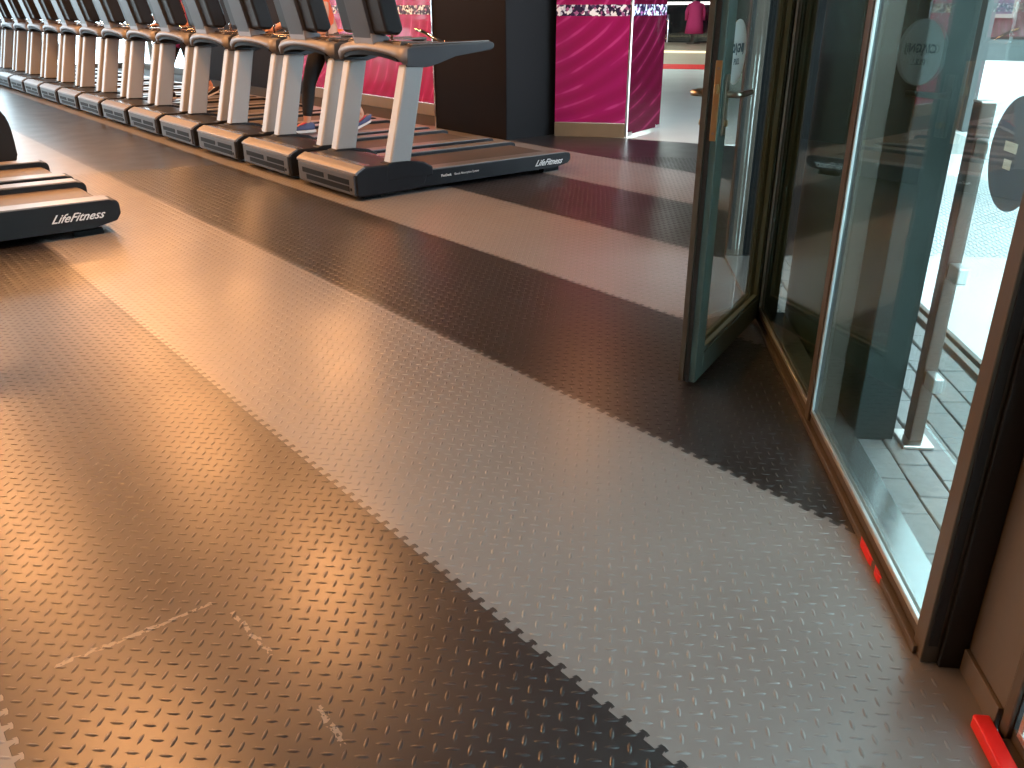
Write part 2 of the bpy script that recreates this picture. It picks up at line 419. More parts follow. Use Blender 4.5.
glazed('window_2', (XW+.05, 19), (XW+.05, YE), 3, .12, 4.1, 'glazed side wall beyond the treadmills')
glazed('window_6', (-8, 13), (-8, YE), 6, .12, 4.1, 'glazed wall on the far left side')

# dark pillar at the end of the treadmill row
pr = empty('pillar', (5.99, 7.42, 0), kind='structure', label='dark brown square pillar behind the nearest treadmill')
b = bm_(); box(b, 0, .012, 0, 1.33, 0, CEIL, .003); obj('brown_panel', b, 'column_brown', pr)
b = bm_(); box(b, .012, .78, 0, 1.33, 0, CEIL); obj('core', b, 'column_black', pr)
b = bm_(); box(b, -.012, .012, 1.332, 1.356, 0, CEIL, .004); obj('edge_trim', b, 'chrome', pr)

# pink printed glass walls
def pink_wall(name, p0, p1, label, m='film', cut=None):
    p0 = Vector((*p0, 0)); p1 = Vector((*p1, 0)); d = p1-p0; ln = d.length; rz = math.atan2(d.y, d.x)
    root = empty(name, p0, rz, kind='structure', label=label)
    b = bm_(); box(b, 0, ln, -.012, .03, 0, .15, .003); obj('kickboard', b, 'kick', root)
    b = bm_(); box(b, 0, ln, 0, .012, .155, 1.245); obj('printed_panel', b, m, root)
    b = bm_(); box(b, 0, ln, .001, .011, 1.245, 1.355); obj('clear_band_painted', b, 'painted_band', root)
    b = bm_(); box(b, 0, ln, 0, .012, 1.355, CEIL); obj('printed_panel', b, m, root)
    return root
pink_wall('wall_pink_1', (6.66, 13.6), (6.66, 8.77), 'pink printed wall behind the treadmills')
PC = Vector((7.10, 6.70, 0))
pink_wall('wall_pink_2', (6.62, 7.33), PC[:2], 'bright pink printed glass wall with drapery lines beside the dark pillar')
b = bm_(); box(b, -.011, .011, -.011, .011, 0, CEIL, .003); o = obj('trim_1', b, 'chrome', kind='structure', label='slim chrome corner post of the pink wall')
o.location = (PC.x+.012, PC.y-.012, 0); o.data.materials[0] = M['steel']
# plum glass leaf standing open beyond the corner
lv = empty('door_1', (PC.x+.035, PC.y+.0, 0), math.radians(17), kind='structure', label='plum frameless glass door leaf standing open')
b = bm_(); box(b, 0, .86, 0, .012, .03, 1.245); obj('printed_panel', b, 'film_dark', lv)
b = bm_(); box(b, 0, .86, .001, .011, 1.245, 1.355); obj('clear_band_painted', b, 'painted_band', lv)
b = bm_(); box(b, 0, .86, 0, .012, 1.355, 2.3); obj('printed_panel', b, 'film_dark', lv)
for x in (.0, .74):
    b = bm_(); box(b, x, x+.12, -.008, .02, .012, .06, .004); obj('patch_fitting', b, 'chrome', lv)
b = bm_(); tube(b, [(.80, -.05, .95), (.80, -.05, 1.25)], .01); tube(b, [(.80, -.05, 1.0), (.80, 0, 1.0)], .006); tube(b, [(.80, -.05, 1.2), (.80, 0, 1.2)], .006)
obj('pull_handle', b, 'chrome', lv, True)

# ------------------------------------------------------------------ bright hall beyond the floor's end
hf = empty('floor_hall', kind='structure', label='pale polished hall floor beyond the tread strips')
def hx(a, c): return Vector((7.33, 6.06, 0)) + Vector((.72, .69, 0))*a + Vector((.55, -.84, 0))*c   # a: away, c: to the right
HT = lambda v: hx(v.x, v.y) + Vector((0, 0, v.z))
b = bm_(); prism(b, [(.0, -.9), (-.0, 3.2), (34, 3.2), (34, -2.6), (1.4, -2.6)], -.08, -.003, axis='z', T=HT); obj('pale_floor', b, 'hall_floor', hf)
b = bm_(); box(b, 11.5, 13.2, -2.6, 3.2, -.002, .002, T=HT); obj('red_stripe', b, 'red_floor', hf)
b = bm_(); box(b, 13.2, 34, -2.6, 3.2, -.002, .002, T=HT); obj('beige_floor', b, 'beige', hf)
b = bm_(); box(b, 18.6, 19.3, -2.6, 3.2, .002, .03, T=HT); obj('cream_edge', b, 'cream_line', hf)
sf = empty('shop_front', hx(26, 0), kind='structure', label='dark shop front across the hall')
S0 = hx(26, 0)
ST = lambda v: hx(26+v.y, v.x) - S0 + Vector((0, 0, v.z))
b = bm_(); box(b, -2.6, 3.4, .4, .6, 0, 4, T=ST); obj('back_panel', b, 'shop_dark', sf)
for i in range(5):
    b = bm_(); box(b, -2.6+i*1.5, -2.52+i*1.5, -.05, .05, 0, 4, T=ST); obj('mullion', b, 'steel_dark', sf)
for i in range(4):
    b = bm_(); box(b, -2.52+i*1.5, -1.1+i*1.5, -.005, .005, .05, 4, T=ST); obj('pane', b, 'clear_glass', sf)
b = bm_(); box(b, -1.2, 3, -.2, -.08, 1.33, 1.42, T=ST); obj('light_strip', b, 'strip_light', sf)
b = bm_(); box(b, -2.5, 3.2, -3, .35, 3.6, 3.7, T=ST); obj('canopy', b, 'shop_dark', sf)
wall('wall_hall', (tuple(hx(34, -2.6)[:2]), tuple(hx(1.4, -2.6)[:2])), 0, 4.46, 'wall_dark')

# ------------------------------------------------------------------ glass front of the gym (diagonal)
S_POST, S_M2, S_M1, S_H = 1.592, 2.765, 3.876, 3.95
GD = -.036                                         # glass plane
def fbox(name, s0, s1, d_0, d1, z0, z1, m, parent, r=.002):
    b = bm_(); box(b, s0, s1, d_0, d1, z0, z1, r, T=FT); return obj(name, b, m, parent)
def front(name, s0, s1, label, D=0):
    root = empty(name, kind='structure', label=label); g = GD + D
    fbox('threshold', s0, s1, g-.028, g-.010, 0, .022, 'frame_brown', root)
    fbox('bottom_rail', s0, s1, g-.010, g+.015, 0, .05, 'frame_brown', root)
    fbox('glazing_bead', s0+.02, s1-.02, g-.014, g-.004, .05, .066, 'alu', root)
    fbox('outer_sill', s0, s1, g+.015, g+.11, -.03, .038, 'sill', root)
    fbox('pane', s0+.02, s1-.02, g-.003, g+.003, .05, 2.5, 'glass', root, 0)
    for a, q in ((s0+.020, 1), (s1-.020, -1)):
        x0, x1 = sorted((a, a+q*.014)); fbox('glazing_bead', x0, x1, g-.014, g-.004, .066, 2.45, 'alu', root)
    fbox('transom', s0, s1, g-.025, g+.065, 2.5, 2.58, 'frame_brown', root)
    fbox('upper_pane', s0+.02, s1-.02, g-.003, g+.003, 2.58, CEIL, 'glass', root, 0)
    return root
def mullion(s, w, label, m='frame_brown', D=0):
    root = empty('mullion', FP(s, 0), kind='structure', label=label); g = GD + D
    o = FP(s, 0); T = lambda v: FP(s+v.x, v.y, v.z)-o
    b = bm_(); box(b, -w/2, w/2, g-.02, g+.075, 0, CEIL, .003, T=T); obj('profile', b, m, root)
    b = bm_(); box(b, -w/2-.004, w/2+.004, g-.012, g+.008, .05, CEIL, .001, T=T); obj('gasket', b, 'gasket', root)
    return root
front('window_3', S_M2, S_M1-.02, 'narrow window pane beside the open door')
front('window_4', S_POST, S_M2, 'wide window pane onto the sunlit paving')
mullion(S_M1, .055, 'green grey door jamb holding the open door', 'frame_green')
mullion(S_M2, .05, 'brown mullion between the two window panes')
mullion(S_POST, .055, 'brown end post of the wide window pane')
# pier between two windows, then the next window
pi_ = empty('wall_pier', kind='structure', label='brown clad pier between two windows')
fbox('cladding_panel', 1.37, S_POST-.028, .035, .16, 0, CEIL, 'pier', pi_, .004)
fbox('pier_gasket', S_POST-.040, S_POST-.0275, -.02, .035, 0, CEIL, 'gasket', pi_)  # black gasket strip between end post and pier panel
fbox('skirting', 1.375, S_POST-.042, .024, .035, 0, .06, 'pier', pi_)
front('window_5', -.5, 1.335, 'nearest window at the right edge of the floor', .085)
mullion(1.35, .03, 'brown post of the nearest window', 'frame_brown', .085)
fbox('wall_daylight_block', -4.7, -.5, .0, .12, 0, CEIL, 'wall_warm', None).__setitem__('kind', 'structure')  # unseen stretch, made solid to cut daylight from behind the camera
# doorway beyond the hinge jamb, then more front
dw = empty('trim_2', kind='structure', label='door threshold plate in the doorway')
fbox('threshold_plate', S_M1+.03, 4.93, -.06, .08, 0, .012, 'alu', dw)
fbox('door_header', S_M1, 4.95, -.07, .03, 2.15, 2.25, 'frame_green', dw)
fbox('fanlight', S_M1, 4.95, GD-.003, GD+.003, 2.25, CEIL, 'glass', dw, 0)
mullion(4.96, .07, 'dark jamb on the far side of the doorway', 'frame_brown')
wall('wall_return', (tuple(FP(5.0, .02)[:2]), tuple(FP(5.0, .17)[:2])), 0, CEIL, 'column_black')
wall('wall_return_outer', (tuple(FP(5.0, .27)[:2]), tuple(FP(5.0, .7)[:2])), 0, CEIL, 'column_black')  # slit between the return walls is added to show a bright strip
wall('wall_passage', (tuple(FP(6.6, .72)[:2]), tuple(FP(4.95, .72)[:2])), 0, CEIL, 'column_black')
glazed('added_glazing', tuple(FP(8.7, .72)[:2]), tuple(FP(6.62, .72)[:2]), 2, .12, 4.1, 'unseen glazing added to the passage, brightens the gap beside the open door')  # added glazing, so the slit by the hinge looks out on brightness
# red tape on the threshold and red bar by the nearest window
def red_tape(s0, s1):
    b = bm_(); prism(b, [(s0, -.0625), (s0+.02, -.067), (s1-.015, -.0665), (s1, -.0625), ((s0+s1)/2, -.0605)], .0005, .0232, axis='z', T=FT)
    return obj('red_tape', b, 'red', label='scrap of red tape stuck on the brown threshold, ' + ('nearer the camera' if s0 < 1.9 else 'farther from the camera'), category='tape', group='red tape scraps on the threshold')
red_tape(1.84, 1.90); red_tape(1.915, 2.03)
rb = empty('red_bar', FP(1.28, .018), math.radians(45), label='bright red square bar lying on the floor at the nearest window', category='bar')
b = bm_(); box(b, -.9, .105, .0, .034, 0, .032, .004); obj('bar', b, 'red', rb)
b = bm_(); box(b, .1052, .108, .005, .029, .004, .028, .001); obj('end_cap', b, 'red', rb)

# ------------------------------------------------------------------ the open glass door
DF = Vector((2.425, 1.893, 0)); DH = Vector((3.315, 2.222, 0))
dd = DH-DF; DL = dd.length; drz = math.atan2(dd.y, dd.x)
door = empty('door_2', DF, drz, kind='structure', label='open glass door with green grey frame and lever handle')
# local: x from the free edge to the hinge, -y faces the camera side / glass front
def dbox(name, x0, x1, y0, y1, z0, z1, m, parent=door, r=.002):
    b = bm_(); box(b, x0, x1, y0, y1, z0, z1, r); return obj(name, b, m, parent)
TH = .032
ST_W, BT = .085, .10
for x0, x1, nm in ((0, ST_W, 'stile'), (DL-ST_W, DL, 'stile')):
    dbox(nm, x0, x1, -TH, TH, .018, 2.12, 'frame_green', r=.004)
dbox('bottom_rail', ST_W, DL-ST_W, -TH, TH, .018, .018+BT, 'frame_green', r=.004)
dbox('top_rail', ST_W, DL-ST_W, -TH, TH, 2.02, 2.12, 'frame_green', r=.004)
for y0, y1 in ((-TH+.004, -.008), (.008, TH-.004)):
    dbox('glazing_bead', ST_W, ST_W+.016, y0, y1, .118, 2.02, 'frame_green'); dbox('glazing_bead', DL-ST_W-.016, DL-ST_W, y0, y1, .118, 2.02, 'frame_green')
    dbox('glazing_bead', ST_W+.016, DL-ST_W-.016, y0, y1, .118, .134, 'frame_green')
dbox('glass_pane', ST_W, DL-ST_W, -.004, .004, .118, 2.02, 'door_glass', r=0)
dbox('edge_seal', -.006, .0, -.008, .008, .02, 2.11, 'gasket', r=0)
dbox('edge_rebate', -.010, .0, .012, TH, .02, 2.11, 'frame_brown', r=.001)
lk = dbox('lock_plate', -.0085, -.005, -.028, -.006, .93, 1.19, 'brass', r=.001)
dbox('latch_bolt', -.022, -.008, -.022, -.011, 1.085, 1.115, 'brass', lk, .002)
for z in (.955, 1.165):
    b = bm_(); disc(b, (-.0088, -.017, z), .005, .002, (1, 0, 0), 12); obj('screw', b, 'nickel', lk)
for sg in (-1, 1):
    h = dbox('lever_plate', .022, .058, *sorted((sg*TH, sg*(TH+.009))), .945, 1.145, 'nickel', r=.003)
    b = bm_(); y1 = sg*(TH+.055)
    tube(b, [(.04, sg*(TH+.005), 1.08), (.04, y1-sg*.012, 1.08), (.048, y1-sg*.002, 1.08), (.062, y1, 1.08), (.165, y1, 1.08)], [.011, .010, .010, .010, .009], 12); obj('lever', b, 'nickel', h, True)
    b = bm_(); disc(b, (.04, sg*(TH+.011), .985), .011, .012, (0, 1, 0), 16); obj('lock_cylinder', b, 'brass', h)
for z in (.28, 1.85):
    b = bm_(); tube(b, [(DL+.012, -TH-.012, z-.055), (DL+.012, -TH-.012, z+.055)], .011, 12); hg = obj('hinge', b, 'black', door, True)
    dbox('hinge_leaf', DL-.05, DL+.012, -TH-.006, -TH, z-.045, z+.045, 'black', hg, .001)
    dbox('hinge_leaf', DL+.012, DL+.075, -TH-.018, -TH-.010, z-.045, z+.045, 'black', hg, .001)
# round white sticker, print facing the glass front side
SX, SZ, SR = .225, 1.205, .108
b = bm_(); disc(b, (SX, -.0048, SZ), SR, .0012, (0, 1, 0), 48)
stk = obj('door_sticker', b, 'sticker', door)
FR = lambda x, z, y: Matrix.Translation((x, y, z)) @ Matrix.Rotation(math.pi/2, 4, 'X')
text('lettering', 'CIĄGNIJ', .040, 'sticker_ink', stk, FR(SX, SZ+.012, -.0057), bold=.0012)
text('lettering', 'PULL', .030, 'sticker_ink', stk, FR(SX, SZ-.032, -.0057))

# ------------------------------------------------------------------ outdoors
cl = empty('wall_cladding', kind='structure', label='dark grey green clad pier standing just outside the glass')
fbox('panel', 2.665, 3.24, .085, .215, -.02, 3.6, 'cladding', cl, .004)
fbox('panel', 3.245, 3.90, .085, .215, -.02, 3.6, 'cladding', cl, .004)
pv = empty('ground_paving', kind='structure', label='grey stone setts outside the window')
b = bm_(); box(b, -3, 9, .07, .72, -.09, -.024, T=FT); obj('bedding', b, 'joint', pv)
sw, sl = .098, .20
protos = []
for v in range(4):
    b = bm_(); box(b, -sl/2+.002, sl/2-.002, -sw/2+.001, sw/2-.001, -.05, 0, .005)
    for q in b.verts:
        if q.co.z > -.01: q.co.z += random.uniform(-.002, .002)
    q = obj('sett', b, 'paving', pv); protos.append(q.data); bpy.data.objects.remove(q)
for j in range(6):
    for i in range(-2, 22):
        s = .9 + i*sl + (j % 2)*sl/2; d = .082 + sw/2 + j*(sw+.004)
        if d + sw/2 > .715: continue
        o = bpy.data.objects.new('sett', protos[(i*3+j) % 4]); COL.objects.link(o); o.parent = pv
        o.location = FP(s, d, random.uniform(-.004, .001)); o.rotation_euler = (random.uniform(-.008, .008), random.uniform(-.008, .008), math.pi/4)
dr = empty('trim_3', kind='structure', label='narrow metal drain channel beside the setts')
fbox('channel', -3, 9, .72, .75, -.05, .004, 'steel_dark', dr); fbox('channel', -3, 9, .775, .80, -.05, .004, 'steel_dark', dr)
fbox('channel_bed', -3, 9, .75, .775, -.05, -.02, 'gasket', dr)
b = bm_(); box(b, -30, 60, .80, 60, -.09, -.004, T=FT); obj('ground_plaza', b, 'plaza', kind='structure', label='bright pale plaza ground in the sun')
# stainless balustrade post with clamps and glass sheet
bp = empty('balustrade', FP(2.66, .277), math.radians(45), label='stainless square balustrade post with clamped glass sheet outside the window', category='balustrade')
b = bm_(); box(b, -.065, .065, -.05, .05, .002, .014, .003); obj('base_plate', b, 'steel', bp)
b = bm_(); box(b, -.03, .03, -.022, .022, .014, 1.10, .004); po = obj('post', b, 'bronze', bp)
b = bm_(); box(b, -.031, .031, -.023, .023, 1.10, 1.106, .002); obj('cap', b, 'steel', po)
for z in (.25, .61, .98):
    b = bm_(); box(b, -.105, -.03, -.016, .016, z-.025, z+.025, .004); obj('clamp', b, 'alu', bp)
b = bm_(); box(b, -1.7, -.07, -.005, .005, .10, 1.6); sh = obj('glass_sheet', b, 'clear_glass', bp)
b = bm_(); disc(b, (-.262, .0062, .995), .148, .0016, (0, 1, 0), 56); sk = obj('round_sticker', b, 'sticker_dark', sh)
for z, l in ((1.01, .075), (.965, .045)):
    b = bm_(); box(b, -.235-l/2, -.235+l/2, .0072, .0082, z-.013, z+.013, .001); obj('print_bar', b, 'white', sk)
# dark building across the plaza
bl = empty('building', (24.6, 9.7, 0), math.radians(112), label='dark brick building with windows across the bright plaza', category='building')
b = bm_(); box(b, -14, 3, 0, -4, -.02, 7); obj('wall', b, 'brick_dark', bl)
b = bm_(); box(b, -14, 3, .0, .08, -.02, .5); obj('plinth', b, 'concrete', bl)
for k in range(6):
    b = bm_(); box(b, -12.8+k*2.6, -11.4+k*2.6, .0, .06, 1.0, 2.6, .01); wn = obj('window', b, 'steel_dark', bl)
    b = bm_(); box(b, -12.7+k*2.6, -11.5+k*2.6, .061, .07, 1.1, 2.5); obj('pane', b, 'far_pane', wn)
b = bm_(); box(b, 1.4, 2.3, .0, .06, 0, 2.2, .01); obj('door', b, 'door_orange', bl)
b = bm_(); prism(b, [(-1.6, 2.3), (-1.6, -2.7), (34, -2.7), (34, 3.5), (1.8, 3.5)], 4.46, 4.6, axis='z', T=HT); obj('ceiling_hall', b, 'concrete', kind='structure', label='unseen roof over the bright hall, put in for shade')  # unseen roof, put in for shade and lengthened to block a sky leak

# ------------------------------------------------------------------ treadmills
def make_treadmill(lift=1.0):
    root = empty('treadmill')
    # motor hood at the front end (x = 0), users face -x
    b = bm_(); prism(b, [(.012, .03), (.008, .19), (.03, .222), (.10, .25), (.42, .245), (.60, .21), (.66, .165), (.62, .06), (.50, .03)], -.45, .45, .012)
    h = obj('motor_hood', b, 'tm_dark', root)
    b = bm_(); prism(b, [(.0, .195), (-.002, .214), (.03, .234), (.075, .252), (.085, .255), (.09, .243), (.03, .22), (.012, .195)], -.452, .452, .004); obj('hood_rim', b, 'tm_silver', h)
    b = bm_(); box(b, .10, .56, -.40, .40, .240, .2535, .004, T=lambda v: Vector((v.x, v.y, v.z - max(0, v.x-.42)*.22))); obj('hood_top', b, 'tm_top', h)
    b = bm_(); box(b, -.004, .012, -.43, .43, .045, .195, .006); g = obj('front_grille', b, 'tm_grey', h)
    for z, y0, y1 in ((.135, -.36, -.05), (.135, .02, .36), (.085, -.36, .30)):
        b = bm_(); box(b, -.0075, -.003, y0, y1, z-.020, z+.020, .003); obj('grille_slot', b, 'tm_slot', g)
    b = bm_(); disc(b, (-.005, -.385, .085), .012, .006, (1, 0, 0), 14); obj('power_socket', b, 'tm_slot', g)
    # running deck
    for sg in (-1, 1):
        y0, y1 = sorted((sg*.285, sg*.445))
        b = bm_(); prism(b, [(.52, .035), (.52, .165), (2.14, .152), (2.185, .147), (2.20, .13), (2.20, .085), (2.17, .055), (2.02, .035)], y0, y1, .008); sr = obj('side_rail', b, 'tm_dark', root)
        yy0, yy1 = sorted((sg*.30, sg*.44))
        b = bm_(); box(b, .62, 2.15, yy0, yy1, .150, .172, .004, T=lambda v: Vector((v.x, v.y, v.z-(v.x-.62)*.0105))); obj('foot_rail', b, 'tm_rail', sr)
        b = bm_(); box(b, 1.9, 2.08, *sorted((sg*.36, sg*.42)), 0, .035, .004); obj('foot', b, 'tm_slot', root)
    b = bm_(); prism(b, [(.50, .09), (.50, .142), (2.13, .128), (2.165, .115), (2.175, .09), (2.16, .06), (2.12, .055), (.55, .06)], -.283, .283, .004); obj('running_belt', b, 'tm_belt', root)
    b = bm_(); box(b, 2.10, 2.185, -.30, .30, .04, .075, .01); obj('rear_guard', b, 'tm_slot', root)
    b = bm_(); box(b, .10, .24, -.40, .40, 0, .03, .004); obj('foot', b, 'tm_slot', root)
    # uprights
    for sg in (-1, 1):
        o_, i_ = sg*.445, sg*.345
        y0, y1 = sorted((o_, i_))
        b = bm_(); prism(b, [(.30, .20), (.49, .20), (.665, .95), (.50, .95)], y0, y1, .016); u = obj('upright', b, 'tm_upright', root)
        ya, yb = sorted((sg*.452, sg*.335))
        b = bm_(); prism(b, [(.275, .20), (.285, .252), (.33, .262), (.47, .258), (.62, .235), (.70, .19), (.70, .12), (.275, .12)], ya, yb, .01); obj('upright_boot', b, 'tm_dark', u)
        # handrail
        ya, yb = sorted((sg*.455, sg*.43))
        b = bm_(); prism(b, [(.50, .935), (.51, 1.07), (.56, 1.082), (1.30, 1.095), (1.335, 1.082), (1.33, 1.045), (1.30, 1.032), (.95, .998), (.86, .985), (.78, .95), (.72, .932), (.66, .93)], ya, yb, .012); hr = obj('handrail', b, 'tm_grey', root)
        ya, yb = sorted((sg*.45, sg*.372))
        b = bm_(); box(b, .56, 1.29, ya, yb, 1.078, 1.098, .007, T=lambda v: Vector((v.x, v.y, v.z+(v.x-.56)*.012))); obj('rail_top', b, 'tm_top', hr)
        b = bm_(); tube(b, [(.98, sg*.38, 1.07), (.90, sg*.33, 1.10), (.84, sg*.22, 1.165), (.82, sg*.14, 1.185)], .013, 10); obj('pulse_grip', b, 'chrome', root, True)
    # arched crossbar between the uprights
    b = bm_(); secs = []
    n = 14
    for i in range(n+1):
        y = -.452 + .904*i/n; k = max(0, 1-(y/.452)**2); k2 = k**.55
        zb = .955 + .085*k2; zt = 1.072 + .035*k; x0 = .475 - .055*k; x1 = .66
        secs.append([b.verts.new(v) for v in ((x0, y, zb), (x0-.012, y, (zb+zt)/2), (x0+.02, y, zt-.008), (x0+.05, y, zt), (x1, y, zt), (x1, y, zb))])
    for A, B in zip(secs, secs[1:]):
        for k in range(6): b.faces.new((A[k], A[(k+1) % 6], B[(k+1) % 6], B[k]))
    b.faces.new(secs[0]); b.faces.new(secs[-1][::-1])
    ar = obj('console_arch', b, 'tm_silver', root, True)
    b = bm_(); secs = []
    for i in range(n+1):
        y = -.37 + .74*i/n; k = max(0, 1-(y/.452)**2); zb = .952 + .085*k**.55
        secs.append([b.verts.new(v) for v in ((.49-.055*k, y, zb-.028), (.655, y, zb-.028), (.655, y, zb+.006), (.49-.055*k, y, zb+.006))])
    for A, B in zip(secs, secs[1:]):
        for k in range(4): b.faces.new((A[k], A[(k+1) % 4], B[(k+1) % 4], B[k]))
    b.faces.new(secs[0]); b.faces.new(secs[-1][::-1])
    obj('arch_underside', b, 'tm_slot', ar)
    b = bm_(); prism(b, [(.50, 1.07), (.88, 1.07), (.90, 1.085), (.86, 1.105), (.52, 1.115)], -.37, .37, .008); tr = obj('tray', b, 'tm_top', root)
    for sg in (-1, 1):
        b = bm_(); tube(b, [(.74, sg*.27, 1.095), (.74, sg*.27, 1.118)], .048, 20); obj('cup_holder', b, 'tm_slot', tr)
    b = bm_(); prism(b, [(.43, 1.09), (.58, 1.09), (.50, 1.25), (.36, 1.76), (.27, 1.74), (.40, 1.22)], -.13, .13, .012); nk = obj('console_neck', b, 'tm_neck', root)
    b = bm_(); prism(b, [(.428, 1.085), (.585, 1.085), (.57, 1.14), (.415, 1.165)], -.135, .135, .006); obj('neck_foot', b, 'tm_silver', nk)
    b = bm_(); prism(b, [(.44, 1.165), (.55, 1.15), (.59, 1.19), (.44, 1.78), (.39, 1.80), (.30, 1.76)], -.31, .31, .02); cs = obj('console', b, 'tm_dark', root)
    b = bm_(); prism(b, [(.588, 1.27), (.593, 1.272), (.492, 1.66), (.487, 1.658)], -.25, .25); obj('screen', b, 'tm_screen', cs)
    # lettering on the outer sides near the tail
    for sg in (-1,):
        W = Matrix.Translation((1.93, -.4462, .088)) @ Matrix.Rotation(math.pi/2, 4, 'X') @ Matrix.Rotation(-.010, 4, 'Z')
        text('lettering', 'LifeFitness', .074, 'letter', root, W, shear=.7, bold=.0008)
        W = Matrix.Translation((.78, -.4462, .105)) @ Matrix.Rotation(math.pi/2, 4, 'X')
        text('lettering', 'FlexDeck', .026, 'letter', root, W, bold=.0006, align='LEFT')
        W = Matrix.Translation((.91, -.4462, .105)) @ Matrix.Rotation(math.pi/2, 4, 'X')
        text('lettering', 'Shock Absorption System', .024, 'letter', root, W, align='LEFT')
    for c in root.children_recursive: c.data.transform(Matrix.Diagonal((1, 1.07, 1, 1)))
    if lift != 1:
        for c in root.children_recursive:
            if c.name.split('.')[0] in ('side_rail', 'foot_rail', 'running_belt', 'rear_guard'): c.data.transform(Matrix.Diagonal((1, 1, lift, 1)))
            if c.name.startswith('lettering'): c.data.transform(Matrix.Translation((0, 0, .045)))
    return root
ordn = ['nearest', 'second', 'third', 'fourth', 'fifth', 'sixth', 'seventh', 'eighth', 'ninth', 'tenth', 'eleventh', 'twelfth', 'thirteenth', 'fourteenth']
tm = make_treadmill(); TM = []
tm['category'] = 'treadmill'
NX, TY, TP = 3.13, 6.155, 1.117
for i in range(14):
    o = tm if i == 0 else copy_tree(tm)
    o.location = (NX + (.0 if i else 0), TY + i*TP, 0); o['group'] = 'row of treadmills along the pink wall'
    o['label'] = 'treadmill nearest the dark pillar, with silver uprights and a clear view of its black deck' if i == 0 else f'silver and black treadmill, {ordn[i]} from the dark pillar in the long row'
    if i == 2: o['label'] = 'treadmill used by the walker in orange, third from the dark pillar'
    TM.append(o)
tm2 = make_treadmill(1.42); tm2['category'] = 'treadmill'
for i, (x, y) in enumerate(((1.50-2.2, 6.36), (1.50-2.2, 7.45))):
    o = tm2 if i == 0 else copy_tree(tm2); o.location = (x, y, 0); o['group'] = 'treadmills at the left edge'
    o['label'] = ('front treadmill at the left edge, only its lettered tail in view', 'treadmill tail at the left edge, behind the lettered one')[i]

# dark cross trainer behind them: only its rounded drive housing shows
def cross_trainer(loc, rz, label):
    r = empty('cross_trainer', loc, rz, label=label, category='cross trainer', group='cross trainers')
    n = 20; pts = [(-.75, .06), (-.75, .30)] + [(-.42 + .42*abs(math.cos(t))**.6*(1 if math.cos(t) > 0 else -1), .24 + .40*math.sin(t)**.75) for t in [math.pi*(1-i/n) for i in range(3, n+1)]] + [(.0, .12), (-.01, .06)]
    b = bm_(); prism(b, pts, -.16, .16, .03); obj('drive_housing', b, 'black', r)
    b = bm_(); box(b, -1.9, -.6, -.06, .06, .04, .10, .01); obj('frame_beam', b, 'tm_grey', r)
    for x in (-1.85, -.35):
        b = bm_(); box(b, x-.05, x+.05, -.30, .30, 0, .05, .01); obj('foot_bar', b, 'tm_slot', r)
    b = bm_(); tube(b, [(-1.75, 0, .08), (-1.65, 0, .8), (-1.60, 0, 1.45)], .04); obj('mast', b, 'tm_silver', r, True)
    b = bm_(); prism(b, [(-1.72, 1.40), (-1.55, 1.38), (-1.50, 1.62), (-1.62, 1.64)], -.18, .18, .015); obj('console', b, 'tm_dark', r)
    for sg in (-1, 1):
        b = bm_(); tube(b, [(-1.60, sg*.24, .55), (-1.58, sg*.26, 1.2), (-1.45, sg*.25, 1.55), (-1.40, sg*.2, 1.65)], .02); obj('arm_lever', b, 'black', r, True)
        b = bm_(); tube(b, [(-1.60, sg*.24, .55), (-.9, sg*.22, .30 + sg*.05), (-.3, sg*.21, .30)], .022); obj('pedal_arm', b, 'tm_silver', r, True)
        b = bm_(); box(b, -1.15, -.80, sg*.22-.07, sg*.22+.07, .35+sg*.05, .38+sg*.05, .01); obj('pedal', b, 'black', r)
    return r
cross_trainer((1.50, 9.15, 0), 0, 'black cross trainer with rounded housing at the left edge behind the treadmill tails')

# water bottle in the third treadmill's cup holder
wb = empty('water_bottle', (NX+.74, TY+2*TP-.27, 1.118), label='clear water bottle standing on the third treadmill console', category='bottle')
b = bm_(); tube(b, [(0, 0, .0), (0, 0, .01), (0, 0, .12), (0, 0, .15), (0, 0, .175)], [.028, .032, .032, .026, .012], 16); obj('body', b, 'bottle', wb, True)
b = bm_(); tube(b, [(0, 0, .172), (0, 0, .20)], .014, 12); obj('cap', b, 'white', wb, True)

# ------------------------------------------------------------------ people on the treadmills
def skin(name, pts, edges, m, parent, levels=2):
    me = bpy.data.meshes.new(name); idx = {k: i for i, k in enumerate(pts)}
    me.from_pydata([pts[k][0] for k in pts], [(idx[a], idx[c]) for a, c in edges], [])
    o = bpy.data.objects.new(name, me); COL.objects.link(o)
    o.modifiers.new('skin', 'SKIN'); sb = o.modifiers.new('sub', 'SUBSURF'); sb.levels = levels; sb.render_levels = levels
    lay = me.skin_vertices[0].data if me.skin_vertices else None
    if lay is None:
        bpy.context.view_layer.objects.active = o; lay = me.skin_vertices[0].data
    for k in pts:
        r = pts[k][1]; lay[idx[k]].radius = r if isinstance(r, tuple) else (r, r)
    lay[0].use_root = True
    bpy.context.view_layer.update()
    m2 = bpy.data.meshes.new_from_object(o.evaluated_get(bpy.context.evaluated_depsgraph_get()))
    bpy.data.objects.remove(o); m2.materials.clear(); m2.materials.append(M[m]); m2.name = name
    m2.polygons.foreach_set('use_smooth', [True]*len(m2.polygons))
    q = bpy.data.objects.new(name, m2); COL.objects.link(q); q.parent = parent; return q
